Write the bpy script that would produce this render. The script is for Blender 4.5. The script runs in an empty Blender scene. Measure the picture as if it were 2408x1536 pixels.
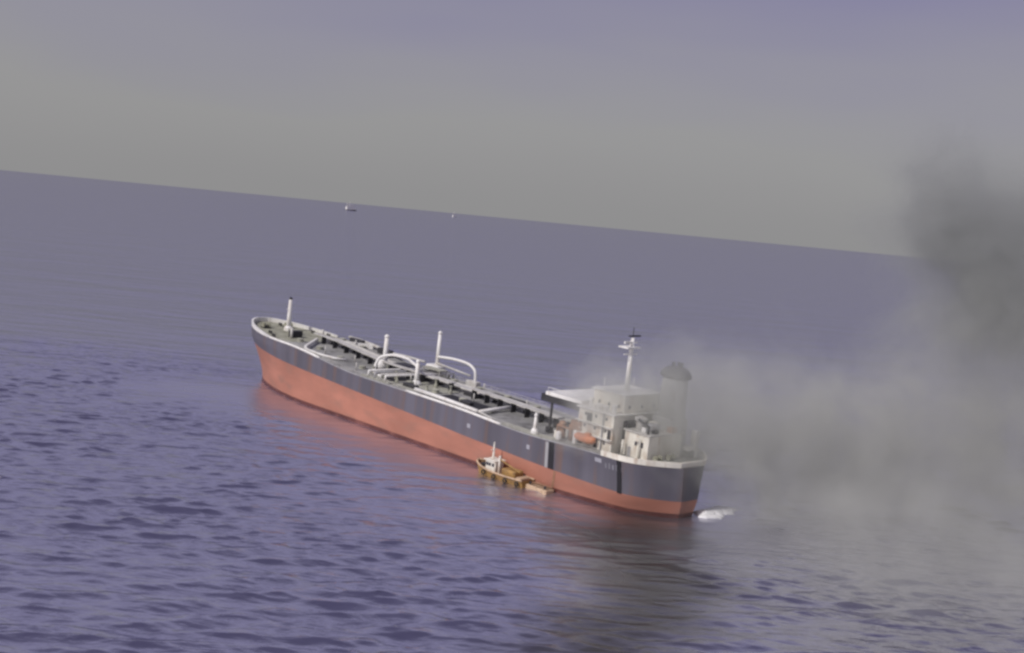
import bpy, bmesh, math, random
import numpy as np
from mathutils import Matrix, Vector
R = math.radians
rnd = random.Random(7)
S = bpy.context.scene
C = S.collection

# ------------------------------------------------------------------ camera
CAM_H = 61.0
FOV = 50.0
PITCH = math.degrees(math.atan(254.0 / (1204.0 / math.tan(R(FOV / 2)))))
cam = bpy.data.cameras.new('camera')
cam.sensor_fit = 'HORIZONTAL'
cam.angle = R(FOV)
cam.clip_start = 1.0
cam.clip_end = 200000.0
camo = bpy.data.objects.new('camera', cam)
C.objects.link(camo)
camo.matrix_world = Matrix.Translation((0, 0, CAM_H)) @ Matrix.Rotation(R(90 - PITCH), 4, 'X') @ Matrix.Rotation(R(5.45), 4, 'Z')
S.camera = camo

# ------------------------------------------------------------------ world
SUN_ELEV, SUN_AZ = 42.0, -132.0          # azimuth measured from +Y towards +X
w = bpy.data.worlds.new('World')
S.world = w
w.use_nodes = True
nt = w.node_tree
nt.nodes.clear()
N = nt.nodes.new
out = N('ShaderNodeOutputWorld')
bg = N('ShaderNodeBackground')
sky = N('ShaderNodeTexSky')
sky.sky_type = 'NISHITA'
sky.sun_disc = False
sky.sun_elevation = R(SUN_ELEV)
sky.sun_rotation = R(SUN_AZ)
sky.dust_density = 4.0
sky.air_density = 1.0
hs = N('ShaderNodeHueSaturation')
hs.inputs['Saturation'].default_value = 0.45
nt.links.new(sky.outputs['Color'], hs.inputs['Color'])
sc_ = N('ShaderNodeMixRGB'); sc_.blend_type = 'MULTIPLY'; sc_.inputs['Fac'].default_value = 1
sc_.inputs['Color2'].default_value = (0.55, 0.50, 0.58, 1)
nt.links.new(hs.outputs['Color'], sc_.inputs['Color1'])
# thin overcast: grey near the horizon, violet grey above, the same all the way round
tc = N('ShaderNodeTexCoord')
sx = N('ShaderNodeSeparateXYZ')
nt.links.new(tc.outputs['Generated'], sx.inputs[0])
no = N('ShaderNodeTexNoise')
mp = N('ShaderNodeMapping'); mp.inputs['Scale'].default_value = (1.6, 1.6, 7.0)
nt.links.new(tc.outputs['Generated'], mp.inputs[0])
nt.links.new(mp.outputs[0], no.inputs['Vector'])
no.inputs['Scale'].default_value = 1.3
no.inputs['Detail'].default_value = 3.0
ma = N('ShaderNodeMath'); ma.operation = 'MULTIPLY_ADD'
nt.links.new(no.outputs['Fac'], ma.inputs[0])
ma.inputs[1].default_value = 0.16
nt.links.new(sx.outputs['Z'], ma.inputs[2])
sub = N('ShaderNodeMath'); sub.operation = 'SUBTRACT'; sub.inputs[1].default_value = 0.08
nt.links.new(ma.outputs[0], sub.inputs[0])
cr = N('ShaderNodeValToRGB')
e = cr.color_ramp.elements
e[0].position = 0.0; e[0].color = (3.42, 3.39, 3.42, 1)
e[1].position = 1.0; e[1].color = (3.2, 3.1, 4.5, 1)
x = e.new(0.08); x.color = (3.55, 3.53, 3.53, 1)
x = e.new(0.15); x.color = (3.2, 3.12, 3.75, 1)
x = e.new(0.24); x.color = (2.55, 2.42, 3.9, 1)
nt.links.new(sub.outputs[0], cr.inputs['Fac'])
mx = N('ShaderNodeMixRGB'); mx.inputs['Fac'].default_value = 0.8
nt.links.new(sc_.outputs[0], mx.inputs['Color1'])
nt.links.new(cr.outputs['Color'], mx.inputs['Color2'])
nt.links.new(mx.outputs[0], bg.inputs['Color'])
bg.inputs['Strength'].default_value = 0.1
nt.links.new(bg.outputs[0], out.inputs['Surface'])

sun = bpy.data.lights.new('sun', 'SUN')
sun.energy = 2.9
sun.angle = R(5)
sun.color = (1.0, 0.95, 0.90)
suno = bpy.data.objects.new('sun', sun)
C.objects.link(suno)
d = Vector((math.sin(R(SUN_AZ)) * math.cos(R(SUN_ELEV)), math.cos(R(SUN_AZ)) * math.cos(R(SUN_ELEV)), math.sin(R(SUN_ELEV))))
suno.rotation_euler = d.to_track_quat('Z', 'Y').to_euler()
suno.location = d * 300

S.view_settings.view_transform = 'Standard'
S.view_settings.look = 'None'
S.view_settings.exposure = 0.0
S.view_settings.gamma = 1.0
S.render.engine = 'CYCLES'
S.cycles.pixel_filter_type = 'BLACKMAN_HARRIS'
S.cycles.filter_width = 2.7              # a soft, low-resolution camera
S.cycles.max_bounces = 6
S.cycles.volume_bounces = 1
S.cycles.volume_max_steps = 32

# ------------------------------------------------------------------ materials
def newmat(name):
    m = bpy.data.materials.new(name)
    m.use_nodes = True
    return m

def paint(name, col, rough=0.55, var=0.25, scale=0.25, stain=None, stain_amt=0.0, stretch=(1, 1, 0.25), metal=0.0):
    m = newmat(name)
    t = m.node_tree
    b = t.nodes['Principled BSDF']
    b.inputs['Roughness'].default_value = rough
    b.inputs['Metallic'].default_value = metal
    co = t.nodes.new('ShaderNodeTexCoord')
    mpn = t.nodes.new('ShaderNodeMapping'); mpn.inputs['Scale'].default_value = stretch
    t.links.new(co.outputs['Object'], mpn.inputs[0])
    n1 = t.nodes.new('ShaderNodeTexNoise')
    n1.inputs['Scale'].default_value = scale; n1.inputs['Detail'].default_value = 5
    t.links.new(mpn.outputs[0], n1.inputs['Vector'])
    r = t.nodes.new('ShaderNodeMapRange')
    r.inputs[1].default_value = 0.3; r.inputs[2].default_value = 0.7
    r.inputs[3].default_value = 1 - var; r.inputs[4].default_value = 1 + var
    t.links.new(n1.outputs['Fac'], r.inputs[0])
    v = t.nodes.new('ShaderNodeVectorMath'); v.operation = 'SCALE'
    v.inputs[0].default_value = col
    t.links.new(r.outputs[0], v.inputs['Scale'])
    last = v.outputs[0]
    if stain:
        n2 = t.nodes.new('ShaderNodeTexNoise')
        n2.inputs['Scale'].default_value = scale * 2.3; n2.inputs['Detail'].default_value = 6
        t.links.new(mpn.outputs[0], n2.inputs['Vector'])
        r2 = t.nodes.new('ShaderNodeMapRange')
        r2.inputs[1].default_value = 0.52; r2.inputs[2].default_value = 0.72
        r2.inputs[3].default_value = 0; r2.inputs[4].default_value = stain_amt
        t.links.new(n2.outputs['Fac'], r2.inputs[0])
        mm = t.nodes.new('ShaderNodeMixRGB')
        mm.inputs['Color2'].default_value = (*stain, 1)
        t.links.new(r2.outputs[0], mm.inputs['Fac'])
        t.links.new(last, mm.inputs['Color1'])
        last = mm.outputs[0]
    t.links.new(last, b.inputs['Base Color'])
    return m

M = {}
M['hull'] = paint('hull paint', (0.105, 0.100, 0.125), 0.5, 0.22, 0.10, (0.17, 0.10, 0.07), 0.65, (1.6, 1, 0.12))
M['red'] = paint('antifouling', (0.385, 0.162, 0.112), 0.65, 0.2, 0.09, (0.30, 0.15, 0.11), 0.75, (0.6, 1, 1.6))
M['reflection'] = paint('dark waterline slime', (0.105, 0.035, 0.03), 0.5, 0.3, 0.3, (0.25, 0.10, 0.08), 0.6, (0.3, 1, 1))
M['deck'] = paint('deck paint', (0.27, 0.268, 0.255), 0.8, 0.3, 0.12, (0.08, 0.075, 0.075), 0.7, (1, 1, 1))
M['deck_light'] = paint('light deck plate', (0.34, 0.34, 0.28), 0.8, 0.25, 0.2, (0.18, 0.15, 0.12), 0.6, (1, 1, 1))
M['deck_green'] = paint('forecastle deck paint', (0.29, 0.29, 0.22), 0.8, 0.25, 0.25, (0.12, 0.11, 0.07), 0.7, (1, 1, 1))
M['white'] = paint('white paint', (0.74, 0.73, 0.70), 0.5, 0.1, 0.4, (0.45, 0.36, 0.27), 0.5, (1, 1, 0.3))
M['cream'] = paint('cream paint', (0.78, 0.75, 0.66), 0.55, 0.15, 0.3, (0.38, 0.26, 0.17), 0.75, (1, 1, 0.3))
M['pale'] = paint('pale grey pipe paint', (0.50, 0.49, 0.46), 0.6, 0.15, 0.4, (0.30, 0.24, 0.19), 0.6, (1, 1, 1))
M['dark'] = paint('dark steel', (0.035, 0.034, 0.038), 0.6, 0.3, 0.4)
M['black'] = paint('black soot and shade', (0.018, 0.017, 0.022), 0.85, 0.3, 0.5)  # soot streaks, also shade painted under the platform and in gaps
M['grey'] = paint('grey paint', (0.36, 0.36, 0.37), 0.6, 0.15, 0.4, (0.2, 0.17, 0.15), 0.5)
M['funnel_dark'] = paint('funnel cap paint', (0.07, 0.07, 0.085), 0.7, 0.25, 0.4)
M['orange'] = paint('lifeboat orange', (0.62, 0.20, 0.07), 0.5, 0.15, 0.6, (0.4, 0.2, 0.12), 0.5)
M['rust'] = paint('rusty steel', (0.26, 0.14, 0.085), 0.85, 0.3, 0.5, (0.40, 0.28, 0.20), 0.6, (1, 1, 1))
M['ochre'] = paint('ochre paint', (0.34, 0.20, 0.065), 0.7, 0.3, 0.5, (0.15, 0.09, 0.05), 0.7, (1, 1, 1))
M['tan'] = paint('tan paint', (0.50, 0.36, 0.24), 0.7, 0.2, 0.5, (0.28, 0.18, 0.11), 0.6, (1, 1, 1))
M['glass'] = paint('window glass', (0.06, 0.06, 0.07), 0.15, 0.1, 1.0)
M['mark'] = paint('pale hull mark', (0.34, 0.34, 0.38), 0.6, 0.1, 0.5)
M['faint'] = paint('faded lettering', (0.20, 0.20, 0.23), 0.6, 0.2, 0.8)
M['foam'] = paint('sea foam', (0.80, 0.80, 0.82), 0.9, 0.08, 0.8)
M['rubber'] = paint('fender rubber', (0.03, 0.03, 0.03), 0.9, 0.2, 1.0)

# ------------------------------------------------------------------ helpers
def tag(o, label=None, cat=None, group=None, kind=None):
    if label: o['label'] = label
    if cat: o['category'] = cat
    if group: o['group'] = group
    if kind: o['kind'] = kind
    return o

def empty(name, loc, rot=(0, 0, 0)):
    o = bpy.data.objects.new(name, None)
    o.empty_display_size = 1.0
    C.objects.link(o)
    o.location = loc
    o.rotation_euler = rot
    return o

class MB:
    """collects shapes for ONE mesh object"""
    def __init__(s):
        s.v = []; s.f = []
    def add(s, v, f):
        n = len(s.v)
        s.v += [tuple(map(float, q)) for q in v]
        s.f += [tuple(i + n for i in q) for q in f]
        return s
    def box(s, x0, x1, y0, y1, z0, z1, bev=0.0):
        if bev <= 0:
            v = [(x0, y0, z0), (x1, y0, z0), (x1, y1, z0), (x0, y1, z0), (x0, y0, z1), (x1, y0, z1), (x1, y1, z1), (x0, y1, z1)]
            return s.add(v, [(3, 2, 1, 0), (4, 5, 6, 7), (0, 1, 5, 4), (1, 2, 6, 5), (2, 3, 7, 6), (3, 0, 4, 7)])
        b = bev
        def ring(z, i):
            return [(x0 + b + i, y0 + i, z), (x1 - b - i, y0 + i, z), (x1 - i, y0 + b + i, z), (x1 - i, y1 - b - i, z), (x1 - b - i, y1 - i, z), (x0 + b + i, y1 - i, z), (x0 + i, y1 - b - i, z), (x0 + i, y0 + b + i, z)]
        v = ring(z0, 0) + ring(z1 - b, 0) + ring(z1, b * 0.7)
        f = [tuple(range(7, -1, -1)), tuple(range(16, 24))]
        for k in range(2):
            for i in range(8):
                j = (i + 1) % 8
                f.append((k * 8 + i, k * 8 + j, k * 8 + 8 + j, k * 8 + 8 + i))
        return s.add(v, f)
    def tube(s, pts, r, n=8, r2=None, cap=True):
        pts = [Vector(p) for p in pts]
        r2 = r if r2 is None else r2
        m = len(pts); v = []; f = []
        up = None
        for i, p in enumerate(pts):
            t = (pts[min(i + 1, m - 1)] - pts[max(i - 1, 0)]).normalized()
            if up is None:
                up = t.orthogonal().normalized()
            else:
                up = (up - t * up.dot(t)).normalized()
            sd = t.cross(up)
            rr = r + (r2 - r) * i / max(1, m - 1)
            for k in range(n):
                a = 2 * math.pi * (k + 0.5) / n
                v.append(p + (up * math.cos(a) + sd * math.sin(a)) * rr)
        for i in range(m - 1):
            for k in range(n):
                k2 = (k + 1) % n
                f.append((i * n + k, i * n + k2, (i + 1) * n + k2, (i + 1) * n + k))
        if cap:
            f.append(tuple(range(n - 1, -1, -1))); f.append(tuple((m - 1) * n + k for k in range(n)))
        return s.add(v, f)
    def lathe(s, prof, c=(0, 0, 0), n=16, sx=1.0, sy=1.0):
        v = []; f = []
        for (r, z) in prof:
            for k in range(n):
                a = 2 * math.pi * k / n
                v.append((c[0] + r * sx * math.cos(a), c[1] + r * sy * math.sin(a), c[2] + z))
        m = len(prof)
        for i in range(m - 1):
            for k in range(n):
                k2 = (k + 1) % n
                f.append((i * n + k, i * n + k2, (i + 1) * n + k2, (i + 1) * n + k))
        f.append(tuple(range(n - 1, -1, -1))); f.append(tuple((m - 1) * n + k for k in range(n)))
        return s.add(v, f)
    def mesh(s, name, smooth=False):
        me = bpy.data.meshes.new(name)
        me.from_pydata(s.v, [], s.f)
        me.validate()
        if smooth:
            me.polygons.foreach_set('use_smooth', [True] * len(me.polygons))
        me.update()
        return me
    def build(s, name, mat, parent=None, smooth=False, label=None, kind=None):
        me = s.mesh(name, smooth)
        me.materials.append(M[mat] if isinstance(mat, str) else mat)
        o = bpy.data.objects.new(name, me)
        C.objects.link(o)
        o.parent = parent
        if label: o['label'] = label
        if kind: o['kind'] = kind
        return o

# ------------------------------------------------------------------ ship frame
L = 183.0
HB = 13.8
D = 5.0                                   # main deck above the paint line amidships
HEAD, TRIM = 42.7, 0.966
ship = empty('oil_tanker', (38.98, 236.86, 6.457), (0, -R(TRIM), R(HEAD + 90)))
tag(ship, 'long dark grey tanker with red lower hull, smoke blowing off its stern', 'tanker')
ROT = Matrix.Rotation(R(HEAD + 90), 4, 'Z') @ Matrix.Rotation(-R(TRIM), 4, 'Y')
SHIP = Matrix.Translation((38.98, 236.86, 6.457)) @ ROT

def zboot(s):
    if s < 60: return -1.087 - 0.024 * (60 - s)
    return 0.0345 * (s - L / 2)
def ztop(s):
    t = min(max((s - 104.0) / 42.0, 0), 1)
    t = t * t * (3 - 2 * t)
    return D - 0.75 * math.exp(-((s - 40) / 16.0) ** 2) + 2.5 * t + 1.2 * min(max((s - 153) / 30, 0), 1) ** 2
def zdeck(s):
    return ztop(s)
def hb_deck(s):
    if s > 142:
        u = min((s - 142) / (L - 142), 1)
        return HB * math.sqrt(max(0.0, 1 - u ** 1.85))
    if s < 34:
        b = HB - (HB - 11.8) * ((34 - s) / 34) ** 2
        return b
    return HB
def hb_low(u):                            # at and below the paint line, u = 0 stern .. 1 bow
    if u > 0.72:
        q = (u - 0.72) / 0.28
        return HB * max(0.0, 1 - q ** 1.9) ** 0.8
    if u < 0.24:
        return HB * (1 - (1 - u / 0.24) ** 2.4 * 0.36)
    return HB
def hull_point(u, z):
    """half breadth and s of the shell at length fraction u and height z"""
    a = min(max((z + 7.0) / (D + 7.0), 0), 1)
    aft = 0.0 if z > -2 else 1.2 * min((-2 - z) / 6.0, 1.6) ** 1.5
    stem = L - 4.6 * (1 - min(max((z + 8) / 15.0, 0), 1)) ** 1.3
    aft -= 4.4
    s = aft + (stem - aft) * u
    aa = a ** 1.6
    b = hb_low(u) * (1 - aa) + hb_deck(u * L) * aa
    if u < 0.15 and z < -3:
        b *= 1 - 0.25 * (1 - u / 0.15) * min((-3 - z) / 6, 1)
    if u * L < 11: b *= 1 - 0.70 * ((11 - u * L) / 11) ** 2.3
    return s, max(b, 0.0)

def us():
    a = list(np.linspace(0, 0.05, 13)) + list(np.linspace(0.05, 0.2, 11))[1:] + list(np.linspace(0.2, 0.74, 28))[1:] + list(np.linspace(0.74, 0.97, 32))[1:] + list(np.linspace(0.97, 1.0, 9))[1:]
    return a

def shell(z0f, z1f, nz, name, mat, smooth=True):
    U = us(); m = MB(); rows = []
    for side in (1, -1):
        v = []
        for u in U:
            for k in range(nz + 1):
                z = z0f(u * L) + (z1f(u * L) - z0f(u * L)) * k / nz
                s, b = hull_point(u, z)
                v.append((s, side * b, z))
        f = []
        for i in range(len(U) - 1):
            for k in range(nz):
                q = (i * (nz + 1) + k, (i + 1) * (nz + 1) + k, (i + 1) * (nz + 1) + k + 1, i * (nz + 1) + k + 1)
                f.append(q if side < 0 else q[::-1])
        m.add(v, f)
    # transom
    v = []
    for k in range(nz + 1):
        z = z0f(0) + (z1f(0) - z0f(0)) * k / nz
        s, b = hull_point(0, z)
        v += [(s, b, z), (s, -b, z)]
    m.add(v, [(2 * k, 2 * k + 2, 2 * k + 3, 2 * k + 1) for k in range(nz)])
    return m.build(name, mat, ship, smooth)

hull = shell(zboot, ztop, 8, 'hull', 'hull')
me = hull.data
boot = shell(lambda s: -15.0, zboot, 12, 'lower_hull', 'red')
wl = lambda s: -6.50 - 0.01686 * s
band = shell(lambda s: wl(s) - 0.6, lambda s: wl(s) + 1.1, 3, 'waterline_band', 'reflection')  # wet edge and the hull's reflection in the water, painted as dark colour
for q in band.data.vertices:
    q.co.y += 0.05 if q.co.y > 0 else -0.05
    q.co.x += 0.06 if q.co.x > L - 12 else (-0.06 if q.co.x < 2 else 0)
boot['label'] = 'faded red lower hull band of the tanker'
for o in (hull, boot):                    # keep the transom crease
    o.data.polygons.foreach_set('use_smooth', [abs(p.normal.x) < 0.995 or p.center.x > 20 for p in o.data.polygons])

def deck_sheet(s0, s1, n, inset, dz, name, mat, thick=0.12):
    m = MB(); top = []; 
    for i in range(n + 1):
        s = s0 + (s1 - s0) * i / n
        ss, b = hull_point(s / L, ztop(s))
        b = max(b - inset, 0.02)
        top.append((ss, b, ztop(s) + dz))
    v = [(x, y, z) for x, y, z in top] + [(x, -y, z) for x, y, z in top] + [(x, y, z - thick) for x, y, z in top] + [(x, -y, z - thick) for x, y, z in top]
    k = n + 1; f = []
    for i in range(n):
        f += [(i, k + i, k + i + 1, i + 1), (2 * k + i, 2 * k + i + 1, 3 * k + i + 1, 3 * k + i),
              (i, i + 1, 2 * k + i + 1, 2 * k + i), (k + i, 3 * k + i, 3 * k + i + 1, k + i + 1)]
    f += [(0, 2 * k, 3 * k, k), (n, k + n, 3 * k + n, 2 * k + n)]
    m.add(v, f)
    return m.build(name, mat, ship)

deck_sheet(0.1, 148.2, 90, 0.03, -0.06, 'main_deck', 'deck')
fd = deck_sheet(148.3, 182.3, 40, 0.05, -0.05, 'forecastle_deck', 'deck_green')
# bulwarks as upright plates that follow the deck edge
def bulwark(sa, sb, n, h, name, mat, around_bow=False, around_stern=False, inset=0.08, th=0.18, base=-0.04, sides=(1, -1)):
    path = []
    def P(s, side):
        ss, b = hull_point(s / L, ztop(s))
        return (ss, side * max(b - inset, 0), ztop(s) + base)
    ss_ = [sa + (sb - sa) * (i / n) for i in range(n + 1)]
    objs = []
    if around_bow:
        paths = [[P(s, 1) for s in ss_] + [P(s, -1) for s in ss_[::-1]]]
    elif around_stern:
        paths = [[P(s, 1) for s in ss_[::-1]] + [P(s, -1) for s in ss_]]
    else:
        paths = [[P(s, sd) for s in ss_] for sd in sides]
    for path in paths:
        m = MB(); v = []
        c = np.array(path)
        for i in range(len(path)):
            t = c[min(i + 1, len(path) - 1)] - c[max(i - 1, 0)]
            nn = np.array([-t[1], t[0], 0]); nn /= (np.linalg.norm(nn) + 1e-9)
            hh = h(i / (len(path) - 1)) if callable(h) else h
            for (o_, z_) in ((-th / 2, 0), (th / 2, 0), (th * 0.9, hh), (-th * 0.9, hh)):
                v.append(tuple(c[i] + nn * o_ + np.array([0, 0, z_])))
        f = []
        for i in range(len(path) - 1):
            for k in range(4):
                k2 = (k + 1) % 4
                f.append((i * 4 + k, i * 4 + k2, i * 4 + 4 + k2, i * 4 + 4 + k))
        f += [(3, 2, 1, 0), tuple((len(path) - 1) * 4 + k for k in range(4))]
        m.add(v, f)
        objs.append(m.build(name, mat, ship))
    return objs

bulwark(156, 182.6, 34, lambda q: 0.5 + 0.9 * math.sin(math.pi * q) ** 0.7, 'bow_bulwark', 'white', around_bow=True, th=0.35)
bulwark(0.35, 15.0, 16, lambda q: 1.15, 'stern_bulwark', 'cream', around_stern=True, th=0.3)

# railings: stanchions and two rails, port and starboard
def railing(sa, sb, side, h=1.1, step=2.4):
    m = MB(); pts = []
    n = int((sb - sa) / step)
    for i in range(n + 1):
        s = sa + (sb - sa) * i / n
        ss, b = hull_point(s / L, ztop(s))
        p = Vector((ss, side * (b - 0.25), ztop(s) - 0.05)); pts.append(p)
        m.tube([p, p + Vector((0, 0, h))], 0.045, 4)
    for z in (h * 0.5, h):
        m.tube([p + Vector((0, 0, z)) for p in pts], 0.045, 4)
    m.build('railing', 'pale', ship)
for sd in (1, -1):
    railing(15.6, 148.5, sd)

# gunwale plate: pale rounded deck edge
def gunwale(sa, sb, side, mat='pale', r=0.22, z=0.12):
    m = MB(); n = int((sb - sa) / 3)
    pts = []
    for i in range(n + 1):
        s = sa + (sb - sa) * i / n
        ss, b = hull_point(s / L, ztop(s)); pts.append((ss, side * (b - 0.12), ztop(s) + z))
    m.tube(pts, r, 6); m.build('gunwale_bar', mat, ship, True)
gunwale(15, 150, 1, 'grey', 0.16, 0.05); gunwale(15, 150, -1, 'grey', 0.16, 0.05)
gunwale(126, 157, 1, 'white', 0.38, 0.2)
gunwale(47, 84, 1, 'white', 0.36, 0.22)

# ------------------------------------------------------------------ bow
zf = ztop(165)
def mast(s, b, z0, h, r, mat='white', arms=(), name='mast', smooth=True, base=0.0):
    m = MB().tube([(s, b, z0 - 0.1), (s, b, z0 + h * 0.5), (s, b, z0 + h)], r, 10, r * 0.6)
    o = m.build(name, mat, ship, smooth)
    for (zz, half, rr) in arms:
        MB().tube([(s, b - half, z0 + zz), (s, b + half, z0 + zz)], rr, 6).build('crosstree', mat, o)
    if base:
        MB().lathe([(base, 0), (base, base * 0.7), (base * 0.75, base * 1.0), (r, base * 1.1)], (s, b, z0 - 0.05), 10).build('mast_base', mat, o)
    return o
fm = mast(168.2, -1.7, zf, 10.4, 0.9, arms=((7.2, 1.2, 0.14),), name='foremast', base=1.5)
MB().lathe([(0.5, 0), (0.5, 0.8), (0.1, 1.0)], (168.2, -1.7, zf + 10.3), 8).build('mast_light', 'dark', fm)
# windlasses, bollards, hatch and anchor chain gear on the forecastle
for sd in (1, -1):
    m = MB().lathe([(0.9, -1.2), (0.9, -0.9), (0.5, -0.85), (0.5, 0.85), (0.9, 0.9), (0.9, 1.2)], (0, 0, 0), 12)
    o = m.build('windlass', 'deck_green', ship); o.rotation_euler = (R(90), 0, 0); o.location = (172.5, sd * 4.2, zf + 1.2)
    MB().box(-1.3, 1.3, -1.0, -0.55, -1.3, 1.3).build('windlass_bed', 'dark', o)
for (s_, b_) in ((176, 3.2), (176, -3.2), (163, 8.0), (163, -8.0), (157, 10.2), (157, -10.2)):
    m = MB()
    for q in (-0.6, 0.6):
        m.lathe([(0.28, 0), (0.28, 0.75), (0.36, 0.8), (0.36, 0.95)], (s_ + q, b_, ztop(s_) - 0.05), 8)
    m.build('bollard', 'dark', ship)
MB().box(160, 163.2, -2.2, 1.2, zf - 0.1, zf + 1.4, 0.15).build('forecastle_hatch', 'deck_green', ship)
MB().tube([(154, 5.6, zf - 0.6), (154, 5.6, zf + 3.2)], 0.42, 8, 0.42).build('ventilator_post', 'pale', ship, True)
MB().tube([(154, -6, zf - 0.6), (154, -6, zf + 2.6)], 0.42, 8, 0.42).build('ventilator_post', 'pale', ship, True)
MB().box(154.8, 157.2, 1.0, 4.8, zf - 0.5, zf + 1.9, 0.1).build('deck_locker', 'dark', ship)
# V-shaped breakwater behind the forecastle
for sd in (1, -1):
    m = MB()
    a, b_ = Vector((134.5, sd * 12.4, 0)), Vector((146, sd * 1.0, 0))
    dd = (b_ - a).normalized(); nn = Vector((-dd.y, dd.x, 0)) * 0.35
    v = [a + nn, a - nn, b_ - nn, b_ + nn]
    zz = [ztop(q.x) - 0.1 for q in v]
    m.add([(*q.xy, z_) for q, z_ in zip(v, zz)] + [(*q.xy, z_ + 1.5) for q, z_ in zip(v, zz)], [(3, 2, 1, 0), (4, 5, 6, 7), (0, 1, 5, 4), (1, 2, 6, 5), (2, 3, 7, 6), (3, 0, 4, 7)])
    m.build('breakwater', 'white', ship)
MB().tube([(q, y_, ztop(q) + 0.5) for q, y_ in ((134.2, 12.4), (128, 11.8), (123, 9.5), (121, 6.5))], 0.4, 6).build('deck_pipe', 'white', ship, True)

# ------------------------------------------------------------------ cargo deck
zd = D - 0.06
# long pipes on low stools along the centre
for k, (b_, r_) in enumerate(((-2.2, 0.34), (-3.4, 0.34), (-4.6, 0.30), (-5.7, 0.26))):
    m = MB().tube([(38, b_, ztop(40) + 1.1), (60, b_, ztop(60) + 1.2), (95, b_, zd + 1.3)] + [(q, b_, ztop(q) + 1.25) for q in (105, 115, 125, 135, 146)], r_, 8)
    m.build('cargo_pipe', 'pale' if k != 1 else 'grey', ship, True)
for s_ in np.arange(40, 147, 6.0):
    MB().box(s_ - 0.2, s_ + 0.2, -6.2, -1.7, ztop(s_) - 0.1, ztop(s_) + 0.86).build('pipe_support', 'dark', ship)
# raised catwalk with its own legs and rails
m = MB(); m.add(*[[(36, -0.4, ztop(38) + 2.5), (36, 1.6, ztop(38) + 2.5), (70, 1.6, zd + 2.6), (70, -0.4, zd + 2.6), (36, -0.4, ztop(38) + 2.75), (36, 1.6, ztop(38) + 2.75), (70, 1.6, zd + 2.85), (70, -0.4, zd + 2.85)],
      [(3, 2, 1, 0), (4, 5, 6, 7), (0, 1, 5, 4), (1, 2, 6, 5), (2, 3, 7, 6), (3, 0, 4, 7)]])
cw = m.build('catwalk', 'pale', ship)
m = MB(); qs = [78, 90, 104, 110, 116, 122, 128, 134, 140, 148]
v = [c for q in qs for c in ((q, -0.4, ztop(q) + 2.45), (q, 1.4, ztop(q) + 2.45), (q, 1.4, ztop(q) + 2.7), (q, -0.4, ztop(q) + 2.7))]
f = [(4 * i + k, 4 * i + (k + 1) % 4, 4 * i + 4 + (k + 1) % 4, 4 * i + 4 + k) for i in range(len(qs) - 1) for k in range(4)] + [(3, 2, 1, 0), tuple(4 * (len(qs) - 1) + k for k in range(4))]
m.add(v, f)
cw2 = m.build('catwalk', 'pale', ship)
for s_ in list(np.arange(38, 70, 5.2)) + list(np.arange(79, 147, 6.4)):
    MB().box(s_ - 0.15, s_ + 0.15, -0.3, 1.3, ztop(s_) - 0.1, ztop(s_) + 2.52).build('catwalk_leg', 'dark', ship)
# hatches, tank domes, valve clusters
for s_ in np.arange(52, 145, 11.5):
    for b_ in (6.5, -9.2):
        zz = ztop(s_) - 0.08
        MB().lathe([(1.0, 0), (1.0, 0.9), (1.12, 0.95), (1.12, 1.1), (0.4, 1.25)], (s_ + 3, b_, zz), 12).build('tank_hatch', 'deck_light', ship)
for s_ in np.arange(57, 140, 9.0):
    b_ = rnd.choice((4.0, 9.5, -8.0, -11.0)) + rnd.uniform(-0.8, 0.8)
    MB().tube([(s_, b_, ztop(s_) - 0.1), (s_, b_, ztop(s_) + rnd.uniform(1.6, 2.8))], 0.22, 6).build('vent_pipe', 'pale', ship, True)
# dark deck patches between the pipes, and light plates
MB().box(57, 75, 3.2, 11.6, zd - 0.05, zd + 0.14).build('dark_deck_plate', 'black', ship)
MB().box(60, 73, -10.5, -7.2, zd - 0.05, zd + 0.5, 0.1).build('dark_deck_plate', 'black', ship)
MB().box(77, 92, -1.2, 10.8, zd - 0.05, zd + 0.16).build('light_deck_plate', 'deck_light', ship)
MB().box(95, 101, 0.5, 9.2, zd - 0.05, zd + 0.15).build('dark_deck_plate', 'black', ship)
MB().box(102.5, 110.5, -7.4, -1.4, zd - 0.05, zd + 2.3, 0.2).build('dark_deck_tank', 'dark', ship)
MB().box(20, 47, 9.8, 12.6, ztop(36) - 0.05, ztop(36) + 0.1).build('light_deck_plate', 'deck_light', ship)
# the V of pale pipe: along the port edge, then across the deck
MB().tube([(80, 11.8, zd + 0.9), (66, 12.4, zd + 0.9), (53.5, 12.6, ztop(53) + 0.9)], 0.55, 8).build('manifold_pipe', 'white', ship, True)
MB().tube([(53.0, 12.3, ztop(53) + 0.9), (54.5, 5, ztop(54) + 0.9), (56, -3.4, ztop(56) + 0.9)], 0.5, 8).build('manifold_pipe', 'white', ship, True)
MB().tube([(52.5, 12.4, ztop(52) + 0.9), (47, 13.0, ztop(47) + 0.5)], 0.35, 6).build('manifold_pipe', 'pale', ship, True)
# cross-over manifold amidships
for k, s_ in enumerate((93.5, 95.6, 98.5, 101.5)):
    MB().tube([(s_, -12.2, zd + 0.5), (s_, -12.2, zd + 1.9), (s_, 0, zd + 2.0), (s_, 12.0, zd + 1.9), (s_, 12.0, zd + 0.5)], 0.36, 8).build('manifold_pipe', ('white', 'pale', 'grey', 'white')[k], ship, True)
for sd in (1, -1):
    MB().box(91.5, 104.5, sd * 11.0 - 1.3, sd * 11.0 + 1.3, zd - 0.05, zd + 0.45).build('drip_tray', 'deck_light', ship)

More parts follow.
